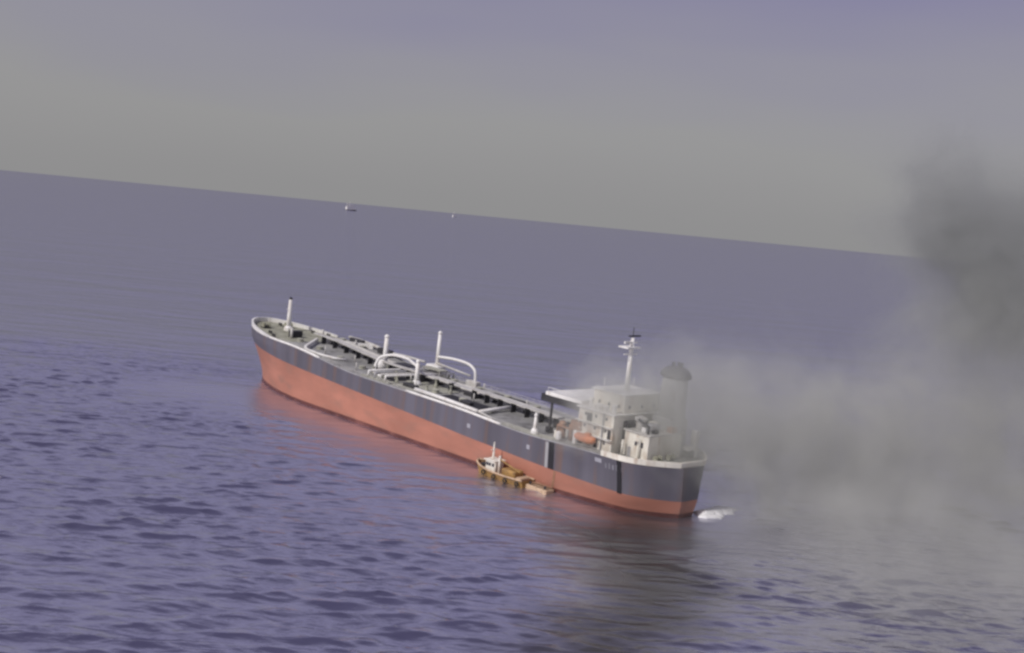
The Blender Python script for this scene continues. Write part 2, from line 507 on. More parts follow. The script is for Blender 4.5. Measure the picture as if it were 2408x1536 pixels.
def arch(pts, r, mat='white', name='pipe_arch'):
    P = [Vector(p) for p in pts]; q = []
    for i in range(len(P) - 1):           # catmull-rom
        a = P[max(i - 1, 0)]; b = P[i]; c = P[i + 1]; d_ = P[min(i + 2, len(P) - 1)]
        for k in range(6):
            t = k / 6
            q.append(0.5 * ((2 * b) + (-a + c) * t + (2 * a - 5 * b + 4 * c - d_) * t * t + (-a + 3 * b - 3 * c + d_) * t ** 3))
    q.append(P[-1])
    return MB().tube(q, r, 8).build(name, mat, ship, True)
# hose-handling posts and arches
def king_post(s, b, h, r=0.75, jib=None, mat='white', z0=None):
    z0 = zd if z0 is None else z0
    o = MB().tube([(s, b, z0 - 0.1), (s, b, z0 + h * 0.55), (s, b, z0 + h)], r, 10, r * 0.72).build('crane_post', mat, ship, True)
    MB().lathe([(r * 1.9, 0), (r * 1.9, 0.7), (r * 1.25, 1.3), (r, 1.4)], (s, b, z0 - 0.05), 12).build('post_base', mat, o)
    MB().lathe([(r * 0.85, 0), (r * 0.95, 0.3), (r * 0.4, 0.8)], (s, b, z0 + h), 10).build('post_cap', mat, o)
    if jib:
        j = Vector(jib)
        MB().tube([(s, b, z0 + 1.8), j], r * 0.45, 8, r * 0.3).build('crane_jib', mat, o, True)
    return o
king_post(112.0, -0.9, 9.4, 0.85, z0=ztop(112) - 0.06)
king_post(89.0, 4.7, 6.4, 0.75)
king_post(101.0, -11.8, 12.4, 0.72)
MB().box(98.4, 104.0, -13.2, -9.6, zd - 0.05, zd + 3.2, 0.4).build('crane_house', 'white', ship)
arch([(110.5, 3.6, zd), (111.3, 2.6, zd + 2.2), (111.0, 1.2, zd + 4.0), (107, -0.2, zd + 5.2), (100, 0.2, zd + 5.4), (94, 2.6, zd + 5.3), (89.4, 4.6, zd + 5.2)], 0.42)
MB().lathe([(2.0, 0), (2.0, 1.6), (1.5, 2.6), (0.9, 3.2)], (111.6, 0.6, ztop(111) - 0.05), 12).build('post_plinth', 'white', ship, True)
arch([(110.5, 4.0, zd), (107, 6.4, zd + 0.9), (104, 8.0, zd + 0.8), (100, 9.0, zd + 0.5)], 0.45)
arch([(101.0, -11.6, zd + 5.6), (95, -12.3, zd + 6.0), (88.5, -12.6, zd + 5.8), (85.4, -12.7, zd + 4.6), (84.6, -12.7, zd + 2.9), (84.6, -12.7, zd + 1.3)], 0.42)
MB().box(82.4, 87.0, -13.2, -11.2, zd - 0.05, zd + 1.5, 0.2).build('deck_locker', 'pale', ship)
MB().tube([(101.0, -11.4, zd + 3.8), (86.5, -12.5, zd + 2.6)], 0.32, 6).build('crane_jib', 'pale', ship, True)
for (q, b_, h_) in ((97.5, 5.4, 2.2), (104.6, 3.4, 2.6), (93.0, 8.4, 1.8), (84.0, 1.8, 2.4), (80.5, 7.6, 1.6), (76.5, 2.6, 2.0), (107.6, 6.0, 1.7)):
    o = MB().lathe([(0.5, 0), (0.5, h_ * 0.5), (0.28, h_ * 0.55), (0.28, h_), (0.5, h_ + 0.05), (0.5, h_ + 0.25)], (q, b_, zd - 0.05), 10).build('valve', 'deck_light', ship)
for (q, b_, l_) in ((86, 8.8, 5.5), (97, -3.6, 7.0), (72, -1.4, 6.0), (63, 8.2, 4.0)):
    MB().box(q - l_ / 2, q + l_ / 2, b_ - 0.8, b_ + 0.8, zd - 0.05, zd + 1.1, 0.15).build('deck_locker', 'dark', ship)
MB().tube([(106, -11.0, zd + 3.2), (116, -12.2, ztop(116) + 2.4), (127, -12.6, ztop(127) + 1.0)], 0.4, 6).build('crane_jib', 'pale', ship, True)
for (s_, b_, h_) in ((127, -11.8, 2.0), (142, -11.4, 1.7)):
    MB().box(s_ - 3.5, s_ + 3.5, b_ - 0.7, b_ + 0.7, ztop(s_ - 3.5) - 0.2, ztop(s_) + h_, 0.2).build('deck_locker', 'dark', ship)
MB().tube([(q, -12.4, ztop(q) + 1.3) for q in (120, 127, 135, 142, 148)], 0.5, 8).build('deck_pipe', 'pale', ship, True)
# ladders up to the manifold platform
MB().box(92, 100, -8.6, -5.6, zd + 2.9, zd + 3.15).build('manifold_platform', 'deck_light', ship)
for q in (92.3, 99.7):
    for b_ in (-8.3, -5.9):
        MB().box(q - 0.12, q + 0.12, b_ - 0.12, b_ + 0.12, zd - 0.1, zd + 2.9).build('platform_leg', 'pale', ship)
# small white post beside the port rail ahead of the house
king_post(33.8, 11.6, 4.2, 0.5, z0=ztop(32) - 0.06)

# ------------------------------------------------------------------ aft superstructure
za = ztop(18) - 0.06
house = MB().box(11.6, 22.4, -10.2, 9.4, za - 0.1, za + 8.4, 0.08).build('accommodation_block', 'cream', ship, label='smoke-veiled cream accommodation block at the stern')
tower = MB().box(12.4, 22.0, -6.4, 5.6, za + 8.35, za + 12.6, 0.08).build('bridge_tower', 'cream', ship)
def windows(parent, face, s0, s1, z, n, wdt=0.75, hgt=0.9, y=0.0):
    for i in range(n):
        s_ = s0 + (s1 - s0) * i / max(1, n - 1)
        if face == 'y':
            MB().box(s_ - wdt / 2, s_ + wdt / 2, y - 0.05, y + 0.03, z, z + hgt).build('window', 'glass', parent)
        else:
            MB().box(y - 0.03, y + 0.05, s_ - wdt / 2, s_ + wdt / 2, z, z + hgt).build('window', 'glass', parent)
for k in range(3):
    windows(house, 'y', 13.8, 20.2, za + 1.5 + 2.7 * k, 3, 0.6, 0.7, y=9.4)
for k in range(1):
    windows(tower, 'y', 14.0, 20.0, za + 9.6 + 2.8 * k, 3, 0.6, 0.7, y=5.6)
    windows(tower, 'x', -4.6, 3.8, za + 9.6 + 2.8 * k, 3, 0.6, 0.7, y=12.4)
MB().box(11.2, 23.0, -10.8, 9.9, za + 8.4, za + 8.62).build('boat_deck', 'white', ship)
# raised platform reaching forward from the bridge, shade below built as a black box
plat = MB().box(23.1, 35.0, -8.6, 8.2, za + 8.62, za + 9.4, 0.1).build('bridge_wing_platform', 'white', ship)
MB().box(23.0, 36.6, -8.3, 7.9, za + 6.9, za + 8.62).build('platform_shadow', 'black', plat)
for s_ in (24.0, 33.6):
    for b_ in (-7.4, 7.0):
        MB().box(s_ - 0.22, s_ + 0.22, b_ - 0.22, b_ + 0.22, ztop(s_) - 0.1, za + 6.95).build('platform_pillar', 'dark', plat)
for b_ in (-8.4, 8.0):
    m = MB()
    for i in range(7):
        q = 23.6 + i * 1.8
        m.tube([(q, b_, za + 9.3), (q, b_, za + 10.4)], 0.05, 4)
    m.tube([(23.6, b_, za + 10.4), (34.5, b_, za + 10.4)], 0.06, 4)
    m.build('platform_rail', 'white', plat)
# aft deck house, recess and funnel casing
aft = MB().box(3.2, 10.2, -4.5, 6.9, za - 0.1, za + 5.6, 0.1).build('aft_deckhouse', 'cream', ship)
MB().box(4.6, 5.5, 6.85, 6.93, za + 2.6, za + 3.8).build('window', 'glass', aft)
MB().box(8.0, 8.9, 6.85, 6.94, za + 0.1, za + 2.2).build('door', 'grey', aft)
MB().box(6.4, 7.1, 6.85, 6.93, za + 2.8, za + 3.7).build('window', 'glass', aft)
MB().box(2.6, 10.6, -4.9, 7.3, za + 5.6, za + 5.85).build('aft_house_roof', 'pale', aft)
MB().box(10.3, 11.5, -7.0, 6.2, za - 0.1, za + 7.2).build('gap_shade', 'black', ship)  # black block painting the shade in the gap between the houses
MB().tube([(4.2, 6.2, za + 5.8), (4.2, 6.2, za + 7.4), (8.2, 5.0, za + 8.2)], 0.3, 8).build('stores_crane', 'dark', ship, True)
MB().lathe([(1.4, 0), (1.4, 1.3), (1.0, 1.7)], (6.4, 2.0, za + 5.8), 12).build('roof_ventilator', 'grey', ship)
MB().lathe([(1.0, 0), (1.0, 1.6), (1.5, 2.0), (1.5, 2.5), (0.4, 2.9)], (9.0, 3.4, za + 5.8), 12).build('roof_ventilator', 'pale', ship)
cas = MB().box(4.4, 10.2, -7.6, -1.6, za - 0.1, za + 8.6, 0.3).build('engine_casing', 'grey', ship)
fun = MB().lathe([(3.0, 0), (2.9, 4), (2.75, 8.6), (2.7, 9.0)], (7.2, -4.6, za + 8.5), 20, 1.15, 0.85).build('funnel', 'grey', ship, True)
MB().lathe([(2.9, 0), (3.3, 0.3), (3.2, 1.0), (2.6, 1.9), (1.7, 2.4)], (7.2, -4.6, za + 17.5), 20, 1.2, 0.9).build('funnel_cap', 'funnel_dark', fun, True)
for (ds, db) in ((-0.9, -0.5), (0.8, 0.3), (0.2, -0.9)):
    MB().tube([(7.2 + ds, -4.6 + db, za + 19.4), (7.2 + ds, -4.6 + db, za + 21.0)], 0.42, 8).build('exhaust_pipe', 'funnel_dark', fun)
# radar mast
rm = MB().tube([(17.0, 0.2, za + 12.5), (17.0, 0.2, za + 19.5), (17.0, 0.2, za + 25.0)], 0.65, 10, 0.45).build('radar_mast', 'white', ship, True)
MB().box(15.9, 18.9, -1.6, 2.6, za + 22.6, za + 22.95).build('radar_platform', 'white', rm)
MB().box(16.6, 17.0, -1.2, 3.0, za + 23.7, za + 24.2).build('radar_scanner', 'white', rm)
MB().box(16.9, 17.2, -2.4, 1.6, za + 25.2, za + 25.6).build('radar_scanner', 'funnel_dark', rm)
MB().tube([(17.0, -2.0, za + 21.2), (17.0, 2.6, za + 21.2)], 0.14, 6).build('crosstree', 'white', rm)
MB().tube([(17.0, 0.2, za + 25.0), (17.0, 0.2, za + 27.4)], 0.13, 6).build('aerial', 'funnel_dark', rm)
for (q, b_) in ((15.0, 4.2), (19.4, -4.8), (20.8, 3.8)):
    MB().tube([(q, b_, za + 12.5), (q, b_, za + 15.2)], 0.08, 5).build('aerial', 'white', ship)
MB().box(12.0, 22.4, -6.9, 6.1, za + 12.6, za + 12.85).build('bridge_roof', 'white', ship)
for b_ in (9.2, -10.0):
    m = MB()
    for i in range(7):
        q = 11.6 + i * 1.75
        m.tube([(q, b_, za + 8.55), (q, b_, za + 9.7)], 0.06, 4)
    for z_ in (9.15, 9.7): m.tube([(11.6, b_, za + z_), (22.1, b_, za + z_)], 0.06, 4)
    m.build('boat_deck_rail', 'white', ship)
for (q, b_, h_, r_) in ((13.2, 7.9, 1.9, 0.5), (15.6, 8.0, 1.3, 0.6), (20.6, 7.6, 2.2, 0.45), (18.2, 7.4, 1.2, 0.7)):
    MB().lathe([(r_, 0), (r_, h_ * 0.7), (r_ * 1.4, h_ * 0.75), (r_ * 1.4, h_), (r_ * 0.4, h_ * 1.1)], (q, b_, za + 8.55), 10).build('roof_ventilator', 'white', ship)
MB().tube([(22.7, 8.6, za - 0.1), (22.7, 8.6, za + 8.4)], 0.35, 8).build('drain_pipe', 'white', ship)
MB().tube([(14.5, 9.7, za - 0.1), (14.5, 9.7, za + 8.4)], 0.18, 6).build('drain_pipe', 'grey', ship)
for z_ in (2.75, 5.5):
    MB().box(11.4, 22.6, 9.4, 10.3, za + z_, za + z_ + 0.16).build('side_gallery', 'white', ship)
# starboard quarter panel, stern gear
MB().box(1.7, 3.3, -8.9, -7.6, za - 0.1, za + 6.2, 0.15).build('stern_housing', 'white', ship)
MB().box(1.4, 3.2, -7.5, -4.9, za + 1.9, za + 2.7, 0.1).build('stern_platform', 'white', ship)
MB().box(1.5, 3.0, -7.2, -5.2, za - 0.1, za + 1.9).build('stern_winch', 'black', ship)
for b_ in (4.8, 0.4):
    m = MB().lathe([(0.7, -0.9), (0.7, -0.7), (0.4, -0.65), (0.4, 0.65), (0.7, 0.7), (0.7, 0.9)], (0, 0, 0), 10)
    o = m.build('mooring_winch', 'deck_green', ship); o.rotation_euler = (R(90), 0, 0); o.location = (1.9, b_, za + 0.85)
# rusty deck gear ahead of the house, port side
MB().box(23.4, 25.4, 6.6, 8.6, za - 0.1, za + 4.6, 0.1).build('deck_machinery', 'rust', ship)
MB().lathe([(0.9, 0), (0.9, 3.4), (0.5, 3.9)], (27.4, 9.0, za), 12).build('deck_machinery', 'rust', ship)
MB().tube([(24.4, 9.4, za), (24.4, 9.4, za + 2.6), (27.6, 10.4, za + 3.0), (27.6, 10.4, za)], 0.3, 8).build('deck_pipe', 'rust', ship, True)
MB().lathe([(0.55, 0), (0.55, 2.8), (0.3, 3.1)], (21.6, 10.6, za), 10).build('roof_ventilator', 'white', ship)
MB().lathe([(0.7, 0), (0.7, 1.6), (0.4, 1.9)], (26.2, 11.2, za), 10).build('deck_machinery', 'white', ship)

for (q, b_, l_, w_, h_, mt) in ((24.6, 3.6, 2.4, 2.0, 2.6, 'rust'), (28.6, 5.2, 1.6, 2.2, 1.9, 'pale'), (30.4, 1.6, 2.8, 1.6, 2.2, 'rust'), (26.8, -3.0, 3.0, 2.6, 3.2, 'dark'), (31.8, -5.6, 2.2, 2.2, 2.8, 'cream'), (34.4, 6.2, 1.6, 1.2, 1.3, 'dark'), (29.2, 8.6, 1.0, 1.4, 1.5, 'cream')):
    MB().box(q - l_ / 2, q + l_ / 2, b_ - w_ / 2, b_ + w_ / 2, ztop(q) - 0.1, ztop(q) + h_, 0.12).build('deck_box', mt, ship)
for (q, z_, w_, h_) in ((21.2, 0.2, 1.5, 2.0), (16.4, 0.2, 1.0, 2.0), (12.6, 2.95, 1.0, 2.0), (19.0, 5.8, 1.6, 1.8)):
    MB().box(q - w_ / 2, q + w_ / 2, 9.36, 9.44, za + z_, za + z_ + h_).build('doorway', 'black', house)  # darkness of the recessed openings painted as flat black plates
MB().box(21.0, 22.5, 8.0, 9.75, za + 2.9, za + 4.9, 0.1).build('rusty_locker', 'rust', ship)
MB().tube([(5.2, 7.4, za - 0.1), (5.2, 7.4, za + 4.4), (6.4, 8.6, za + 4.9)], 0.22, 6).build('davit', 'cream', ship, True)
MB().tube([(9.4, 8.2, za - 0.1), (9.4, 8.2, za + 3.6)], 0.3, 8).build('vent_pipe', 'cream', ship, True)
for (q, b_, l_, w_, h_, mt) in ((3.8, -1.4, 1.6, 2.0, 1.2, 'rust'), (8.4, -0.4, 1.8, 1.6, 1.5, 'cream'), (4.0, 4.2, 1.0, 1.4, 0.9, 'dark'), (6.0, 5.4, 1.2, 0.8, 1.0, 'white')):
    MB().box(q - l_ / 2, q + l_ / 2, b_ - w_ / 2, b_ + w_ / 2, za + 5.83, za + 5.85 + h_, 0.1).build('roof_box', mt, ship)
# hull marks: plates a hand's breadth proud of the shell
def shell_patch(sa, sb, z0, z1, name, mat, off=0.06, nz=6, ns=3, label=None):
    m = MB(); v = []; n_ = 0
    for layer in (off, -0.15):
        for i in range(ns + 1):
            u = (sa + (sb - sa) * i / ns) / L
            for k in range(nz + 1):
                z = z0(u * L) if callable(z0) else z0
                zt = z1(u * L) if callable(z1) else z1
                z = z + (zt - z) * k / nz
                s, b = hull_point(u, z)
                v.append((s, b + layer, z))
    c = (ns + 1) * (nz + 1); f = []
    idx = lambda l, i, k: l * c + i * (nz + 1) + k
    for i in range(ns):
        for k in range(nz):
            f.append((idx(0, i + 1, k), idx(0, i, k), idx(0, i, k + 1), idx(0, i + 1, k + 1)))
    for i in range(ns):
        f.append((idx(0, i, 0), idx(0, i + 1, 0), idx(1, i + 1, 0), idx(1, i, 0)))
        f.append((idx(0, i + 1, nz), idx(0, i, nz), idx(1, i, nz), idx(1, i + 1, nz)))
    for k in range(nz):
        f.append((idx(0, 0, k + 1), idx(0, 0, k), idx(1, 0, k), idx(1, 0, k + 1)))
        f.append((idx(0, ns, k), idx(0, ns, k + 1), idx(1, ns, k + 1), idx(1, ns, k)))
    m.add(v, f)
    return m.build(name, mat, ship, label=label)
shell_patch(28.6, 30.2, zboot, lambda s: ztop(s) - 0.1, 'hull_streak', 'black', label='black vertical streak on the tanker side')
shell_patch(30.4, 31.3, zboot, lambda s: ztop(s) - 0.3, 'hull_streak', 'grey', label='pale strip beside the black streak')
shell_patch(27.8, 28.4, -7.5, lambda s: zboot(s) - 0.1, 'hull_streak', 'rust')
shell_patch(9.6, 10.7, lambda s: zboot(s) - 0.2, lambda s: ztop(s) - 0.1, 'hull_streak', 'black', label='narrow black streak under the deckhouse')
shell_patch(57.6, 58.8, 1.2, 2.2, 'hull_mark', 'mark')
shell_patch(36.4, 37.4, 1.0, 2.0, 'hull_mark', 'mark')
shell_patch(14.8, 16.6, 3.2, 4.1, 'hull_mark', 'mark')
for k in range(5):
    s_ = 13.6 - k * 0.95
    shell_patch(s_ - 0.22, s_ + 0.22, 2.4, 3.5 + 0.2 * (k % 2), 'hull_lettering', 'faint', ns=1)
# rudder behind the stern
MB().box(0.6, 4.4, -0.35, 0.35, -15, -5.2, 0.12).build('rudder', 'red', ship)

# ------------------------------------------------------------------ lifeboat on the port side of the house
def to_world(p):
    return SHIP @ Vector(p)
lb = empty('lifeboat', to_world((18.6, 10.6, za + 1.0)), ship.rotation_euler)
tag(lb, 'small rusty orange lifeboat slung at the port side of the tanker deckhouse', 'lifeboat')
prof = [(-3.2, 0.15, 0.5), (-2.9, 0.75, 0.15), (-2, 1.05, 0.0), (0, 1.15, -0.05), (2, 1.0, 0.0), (2.9, 0.6, 0.2), (3.3, 0.08, 0.6)]
m = MB(); v = []; f = []; n = 12
for (s_, r_, z_) in prof:
    for k in range(n):
        a = 2 * math.pi * k / n
        v.append((s_, r_ * math.cos(a), 1.0 + z_ * 0.3 + (1.0 if math.sin(a) < 0 else 0.85) * r_ * math.sin(a)))
for i in range(len(prof) - 1):
    for k in range(n):
        f.append((i * n + k, (i + 1) * n + k, (i + 1) * n + (k + 1) % n, i * n + (k + 1) % n))
m.add(v, f); m.build('boat_hull', 'orange', lb, True)
MB().box(-1.6, -0.2, -0.5, 0.5, 1.75, 2.35, 0.1).build('cockpit', 'orange', lb)
for q in (-2.2, 2.2):
    MB().tube([(q, -1.3, -0.9), (q, -1.3, 2.6), (q, 0.0, 3.0)], 0.12, 6).build('davit', 'white', lb)

# ------------------------------------------------------------------ work boat alongside
wb = empty('work_boat', (*to_world((38.2, 16.35, 0)).xy, 0.0), (0, 0, R(HEAD + 90 + 2)))
tag(wb, 'small ochre work boat with cream gunwale and mast lying against the tanker side', 'boat')
BL, BB = 17.0, 2.5
def wb_b(u):
    if u > 0.62: return BB * math.sqrt(max(0, 1 - ((u - 0.62) / 0.38) ** 2.2))
    return BB * (0.82 + 0.18 * min(u / 0.3, 1))
def wb_z(u): return 1.5 + 1.3 * max(0, (u - 0.45) / 0.55) ** 2
m = MB(); v = []; U = list(np.linspace(0, 1, 21)); nz = 4
for sd in (1, -1):
    v = []; f = []
    for u in U:
        for k in range(nz + 1):
            q = k / nz
            z = -0.9 + (wb_z(u) + 0.9) * q
            v.append((-BL / 2 + BL * u * (0.95 + 0.05 * q), sd * wb_b(u) * (0.62 + 0.38 * q ** 0.6), z))
    for i in range(20):
        for k in range(nz):
            q = (i * (nz + 1) + k, (i + 1) * (nz + 1) + k, (i + 1) * (nz + 1) + k + 1, i * (nz + 1) + k + 1)
            f.append(q if sd < 0 else q[::-1])
    m.add(v, f)
v = []
for k in range(nz + 1):
    q = k / nz
    b_ = wb_b(0) * (0.62 + 0.38 * q ** 0.6); z = -0.9 + (wb_z(0) + 0.9) * q
    v += [(-BL / 2, b_, z), (-BL / 2, -b_, z)]
m.add(v, [(2 * k, 2 * k + 2, 2 * k + 3, 2 * k + 1) for k in range(nz)])
m.build('boat_hull', 'ochre', wb, True)
m = MB(); v = []; f = []
for u in U:
    v += [(-BL / 2 + BL * u, wb_b(u) - 0.05, wb_z(u) - 0.5), (-BL / 2 + BL * u, -wb_b(u) + 0.05, wb_z(u) - 0.5)]
for i in range(20): f.append((2 * i, 2 * i + 1, 2 * i + 3, 2 * i + 2))
m.add(v, f); m.build('boat_deck', 'rust', wb)
for sd in (1, -1):
    MB().tube([(-BL / 2 + BL * u, sd * (wb_b(u) + 0.02), wb_z(u) + 0.05) for u in U], 0.24, 6).build('gunwale', 'tan', wb, True)
dh = MB().box(1.2, 4.6, -1.5, 1.5, 1.0, 3.8, 0.2).build('wheelhouse', 'cream', wb)
for q in (1.9, 3.0, 3.9):
    MB().box(q - 0.4, q + 0.4, 1.46, 1.54, 2.5, 3.3).build('window', 'glass', dh)
MB().box(0.9, 4.9, -1.8, 1.8, 3.8, 4.0).build('wheelhouse_roof', 'cream', dh)
mm_ = MB().tube([(3.6, 0, 3.9), (3.6, 0, 8.0)], 0.34, 8, 0.16).build('mast', 'cream', wb)
MB().tube([(3.6, -0.9, 6.2), (3.6, 0.9, 6.2)], 0.1, 5).build('crosstree', 'cream', mm_)
MB().tube([(0.4, 0.9, 1.2), (0.4, 0.9, 5.4)], 0.3, 6).build('derrick_post', 'cream', wb)
MB().tube([(0.4, 0.9, 4.6), (-6.0, 0.3, 2.8)], 0.18, 6).build('derrick_boom', 'ochre', wb)
MB().box(-5.4, -0.9, -1.7, 1.5, 0.95, 2.9, 0.25).build('cargo_cover', 'ochre', wb)
MB().lathe([(0.9, 0), (0.9, 0.8), (0.5, 1.0)], (6.4, 0.0, 1.5), 12).build('bow_winch', 'dark', wb)
MB().box(-7.6, -5.9, -1.7, 1.7, 0.95, 1.9, 0.2).build('stern_locker', 'tan', wb)
for q in (-7.2, -3.6, 0.2, 3.8):
    u = (q + BL / 2) / BL
    a = MB(); a.tube([(q + 0.5 * math.cos(t), wb_b(u) + 0.28, wb_z(u) - 0.9 + 0.5 * math.sin(t)) for t in np.linspace(0, 2 * math.pi, 13)], 0.17, 6, cap=False)
    a.build('tyre_fender', 'rubber', wb, True)

# a low pontoon with hoses astern of the work boat
pt_ = empty('pontoon', (*to_world((26.4, 15.3, 0)).xy, 0.0), (0, 0, R(HEAD + 90)))
tag(pt_, 'low tan pontoon floating astern of the ochre work boat', 'pontoon')
MB().box(-3.4, 3.4, -1.5, 1.5, -0.4, 0.9, 0.25).build('float_body', 'tan', pt_)
for q in (-2.4, 2.4):
    MB().lathe([(0.25, 0), (0.25, 0.5), (0.35, 0.55), (0.35, 0.7)], (q, 0.8, 0.88), 8).build('bollard', 'dark', pt_)
MB().tube([(-3.0, -1.0, 1.1), (-1.0, -0.6, 1.2), (1.4, -1.0, 1.15), (3.0, -0.5, 1.1)], 0.25, 6).build('hose', 'rust', pt_, True)

# ------------------------------------------------------------------ far ships on the horizon
def far_ship(loc, rz, length, hull_mat, label, tall):
    o = empty('cargo_ship', loc, (0, 0, R(rz)))
    tag(o, label, 'ship', 'ships far off near the horizon')
    Lh = length / 2; Bh = length * 0.08; m = MB()
    outl = [(-Lh, -Bh * 0.8), (Lh * 0.72, -Bh), (Lh, 0), (Lh * 0.72, Bh), (-Lh, Bh * 0.8)]
    n = len(outl); h = length * 0.05
    v = [(x * 0.95, y * 0.9, -2) for x, y in outl] + [(x, y, h + (h * 0.5 if x > Lh * 0.7 else 0)) for x, y in outl]
    f = [tuple(range(n - 1, -1, -1)), tuple(range(n, 2 * n))] + [(i, (i + 1) % n, n + (i + 1) % n, n + i) for i in range(n)]
    m.add(v, f).build('hull', hull_mat, o)
    a = MB().box(-Lh * 0.9, Lh * 0.6, -Bh * 0.9, Bh * 0.9, h - 0.5, h + tall * 0.55, 0.8).build('superstructure', 'white', o)
    MB().box(-Lh * 0.65, Lh * 0.3, -Bh * 0.7, Bh * 0.7, h + tall * 0.55, h + tall, 0.8).build('bridge', 'white', o)
    MB().tube([(-Lh * 0.3, 0, h + tall), (-Lh * 0.3, 0, h + tall * 1.5)], 1.2, 8, 0.6).build('mast', 'white', o)
    MB().tube([(Lh * 0.55, 0, h - 0.5), (Lh * 0.55, 0, h + tall * 0.7)], 1.0, 8, 0.6).build('mast', 'white', o)
    MB().box(-Lh * 0.8, -Lh * 0.66, -Bh * 0.4, Bh * 0.4, h + tall * 0.5, h + tall * 1.2, 0.5).build('funnel', 'grey', o)
    return o
far_ship((-1320, 8500, 0), 50, 112, 'dark', 'white ship with dark hull far off, the larger of two near the horizon', 42)
far_ship((-860, 14000, 0), 60, 85, 'white', 'tiny white ship on the horizon line, the smaller and farther of two', 44)

# ------------------------------------------------------------------ sea
rng = np.random.default_rng(11)
def graded(lo, hi, step, far_lo, far_hi, g=1.16):
    a = list(np.arange(lo, hi + step / 2, step)); st = step; x = a[-1]
    while x < far_hi:
        st *= g; x += st; a.append(min(x, far_hi))
    st = step; x = a[0]; b = []
    while x > far_lo:
        st *= g; x -= st; b.append(max(x, far_lo))
    return np.array(b[::-1] + a)
gx = graded(-170, 170, 0.5, -70000, 70000)
gy = graded(122, 400, 0.5, -3000, 90000)
X, Y = np.meshgrid(gx, gy)
Z = np.zeros_like(X); DX = np.zeros_like(X); DY = np.zeros_like(X)
K = 46
for i in range(K):
    lam = 1.9 * (9.0 / 1.9) ** rng.random()
    th = rng.normal(0, 0.15 + 0.2 * (i % 3 == 0)) - 0.03
    k = 2 * math.pi / lam
    amp = 0.0104 * lam ** 0.88
    kx, ky = k * math.sin(th), k * math.cos(th)
    ph = rng.random() * 2 * math.pi
    arg = kx * X + ky * Y + ph
    Z += amp * np.cos(arg)
    DX -= 1.1 * amp * math.sin(th) * np.sin(arg); DY -= 1.1 * amp * math.cos(th) * np.sin(arg)
# groups of higher and lower waves
G = np.zeros_like(X)
for i in range(9):
    lam = 22 + 60 * rng.random(); th = rng.random() * 6.28
    G += np.cos(2 * math.pi / lam * (math.sin(th) * X * 0.7 + math.cos(th) * Y) + rng.random() * 6.28)
G = 1 + 0.30 * np.clip(G / 3.0, -1.6, 1.6)
# sheltered water on the tanker's near side
iv = SHIP.inverted()
sl = (X - 38.98) * ROT[0][0] + (Y - 236.86) * ROT[1][0]
bl = (X - 38.98) * ROT[0][1] + (Y - 236.86) * ROT[1][1]
def sst(a, b, x):
    t = np.clip((x - a) / (b - a), 0, 1); return t * t * (3 - 2 * t)
wob = 7 * np.sin(X / 13 + 1.0) + 6 * np.sin(Y / 17.0 + X / 31)
lee = (1 - sst(24, 74, bl + wob)) * sst(-18, 8, bl + 14) * sst(-60, -10, sl + wob * 0.6) * (1 - sst(150, 185, sl + wob))
lee2 = np.exp(-(((X - 22 + wob * .4) / 17) ** 2 + ((Y - 190) / 52) ** 2))
calm = 1 - 0.72 * np.clip(np.maximum(lee, lee2 * 0.85), 0, 1)
fade = (1 - sst(300, 470, Y)) * sst(100, 124, Y) * sst(-215, -172, X) * (1 - sst(172, 215, X))
A = G * calm * fade
Z *= A; DX *= A; DY *= A
co = np.stack([X + DX, Y + DY, Z], -1).reshape(-1, 3)
ny, nx = X.shape
idx = np.arange(nx * ny).reshape(ny, nx)
fq = np.stack([idx[:-1, :-1], idx[:-1, 1:], idx[1:, 1:], idx[1:, :-1]], -1).reshape(-1, 4)
me = bpy.data.meshes.new('sea')
me.vertices.add(len(co)); me.vertices.foreach_set('co', co.ravel())
me.loops.add(fq.size); me.loops.foreach_set('vertex_index', fq.ravel())
me.polygons.add(len(fq)); me.polygons.foreach_set('loop_start', np.arange(0, fq.size, 4))
me.polygons.foreach_set('loop_total', np.full(len(fq), 4))
me.update(calc_edges=True)
me.polygons.foreach_set('use_smooth', np.ones(len(fq), dtype=bool))
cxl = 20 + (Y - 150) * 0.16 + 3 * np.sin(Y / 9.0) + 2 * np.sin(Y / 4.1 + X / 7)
dark_water = np.exp(-np.abs((X - cxl) / 13.5) ** 2.6) * (1 - sst(222, 250, Y + 0.5 * (X - 30)))
ao = me.attributes.new('dark_water', 'FLOAT', 'POINT')
ao.data.foreach_set('value', np.clip(dark_water, 0, 1).ravel().astype(np.float32))
att = me.attributes.new('chop', 'FLOAT', 'POINT')
att.data.foreach_set('value', calm.ravel().astype(np.float32))
mw = newmat('sea water')
t = mw.node_tree; t.nodes.clear()
mo = t.nodes.new('ShaderNodeOutputMaterial')
df = t.nodes.new('ShaderNodeBsdfDiffuse'); df.inputs['Color'].default_value = (0.064, 0.062, 0.115, 1)
gl = t.nodes.new('ShaderNodeBsdfGlossy'); gl.inputs['Roughness'].default_value = 0.15; gl.inputs['Color'].default_value = (0.95, 0.94, 1.0, 1)
fr = t.nodes.new('ShaderNodeLayerWeight'); fr.inputs['Blend'].default_value = 0.5
mi = t.nodes.new('ShaderNodeFloatCurve')                  # reflectance against angle; waves mask each other near grazing
cv = mi.mapping.curves[0]
for k, q in enumerate(((0.0, 0.03), (0.30, 0.05), (0.66, 0.78), (0.84, 0.73), (1.0, 0.60))):
    if k == 0: cv.points[0].location = q
    elif k == 4: cv.points[1].location = q
for q in ((0.30, 0.05), (0.66, 0.78), (0.84, 0.73)): cv.points.new(*q)
mi.mapping.update()
t.links.new(fr.outputs['Facing'], mi.inputs['Value'])
ms = t.nodes.new('ShaderNodeMixShader')
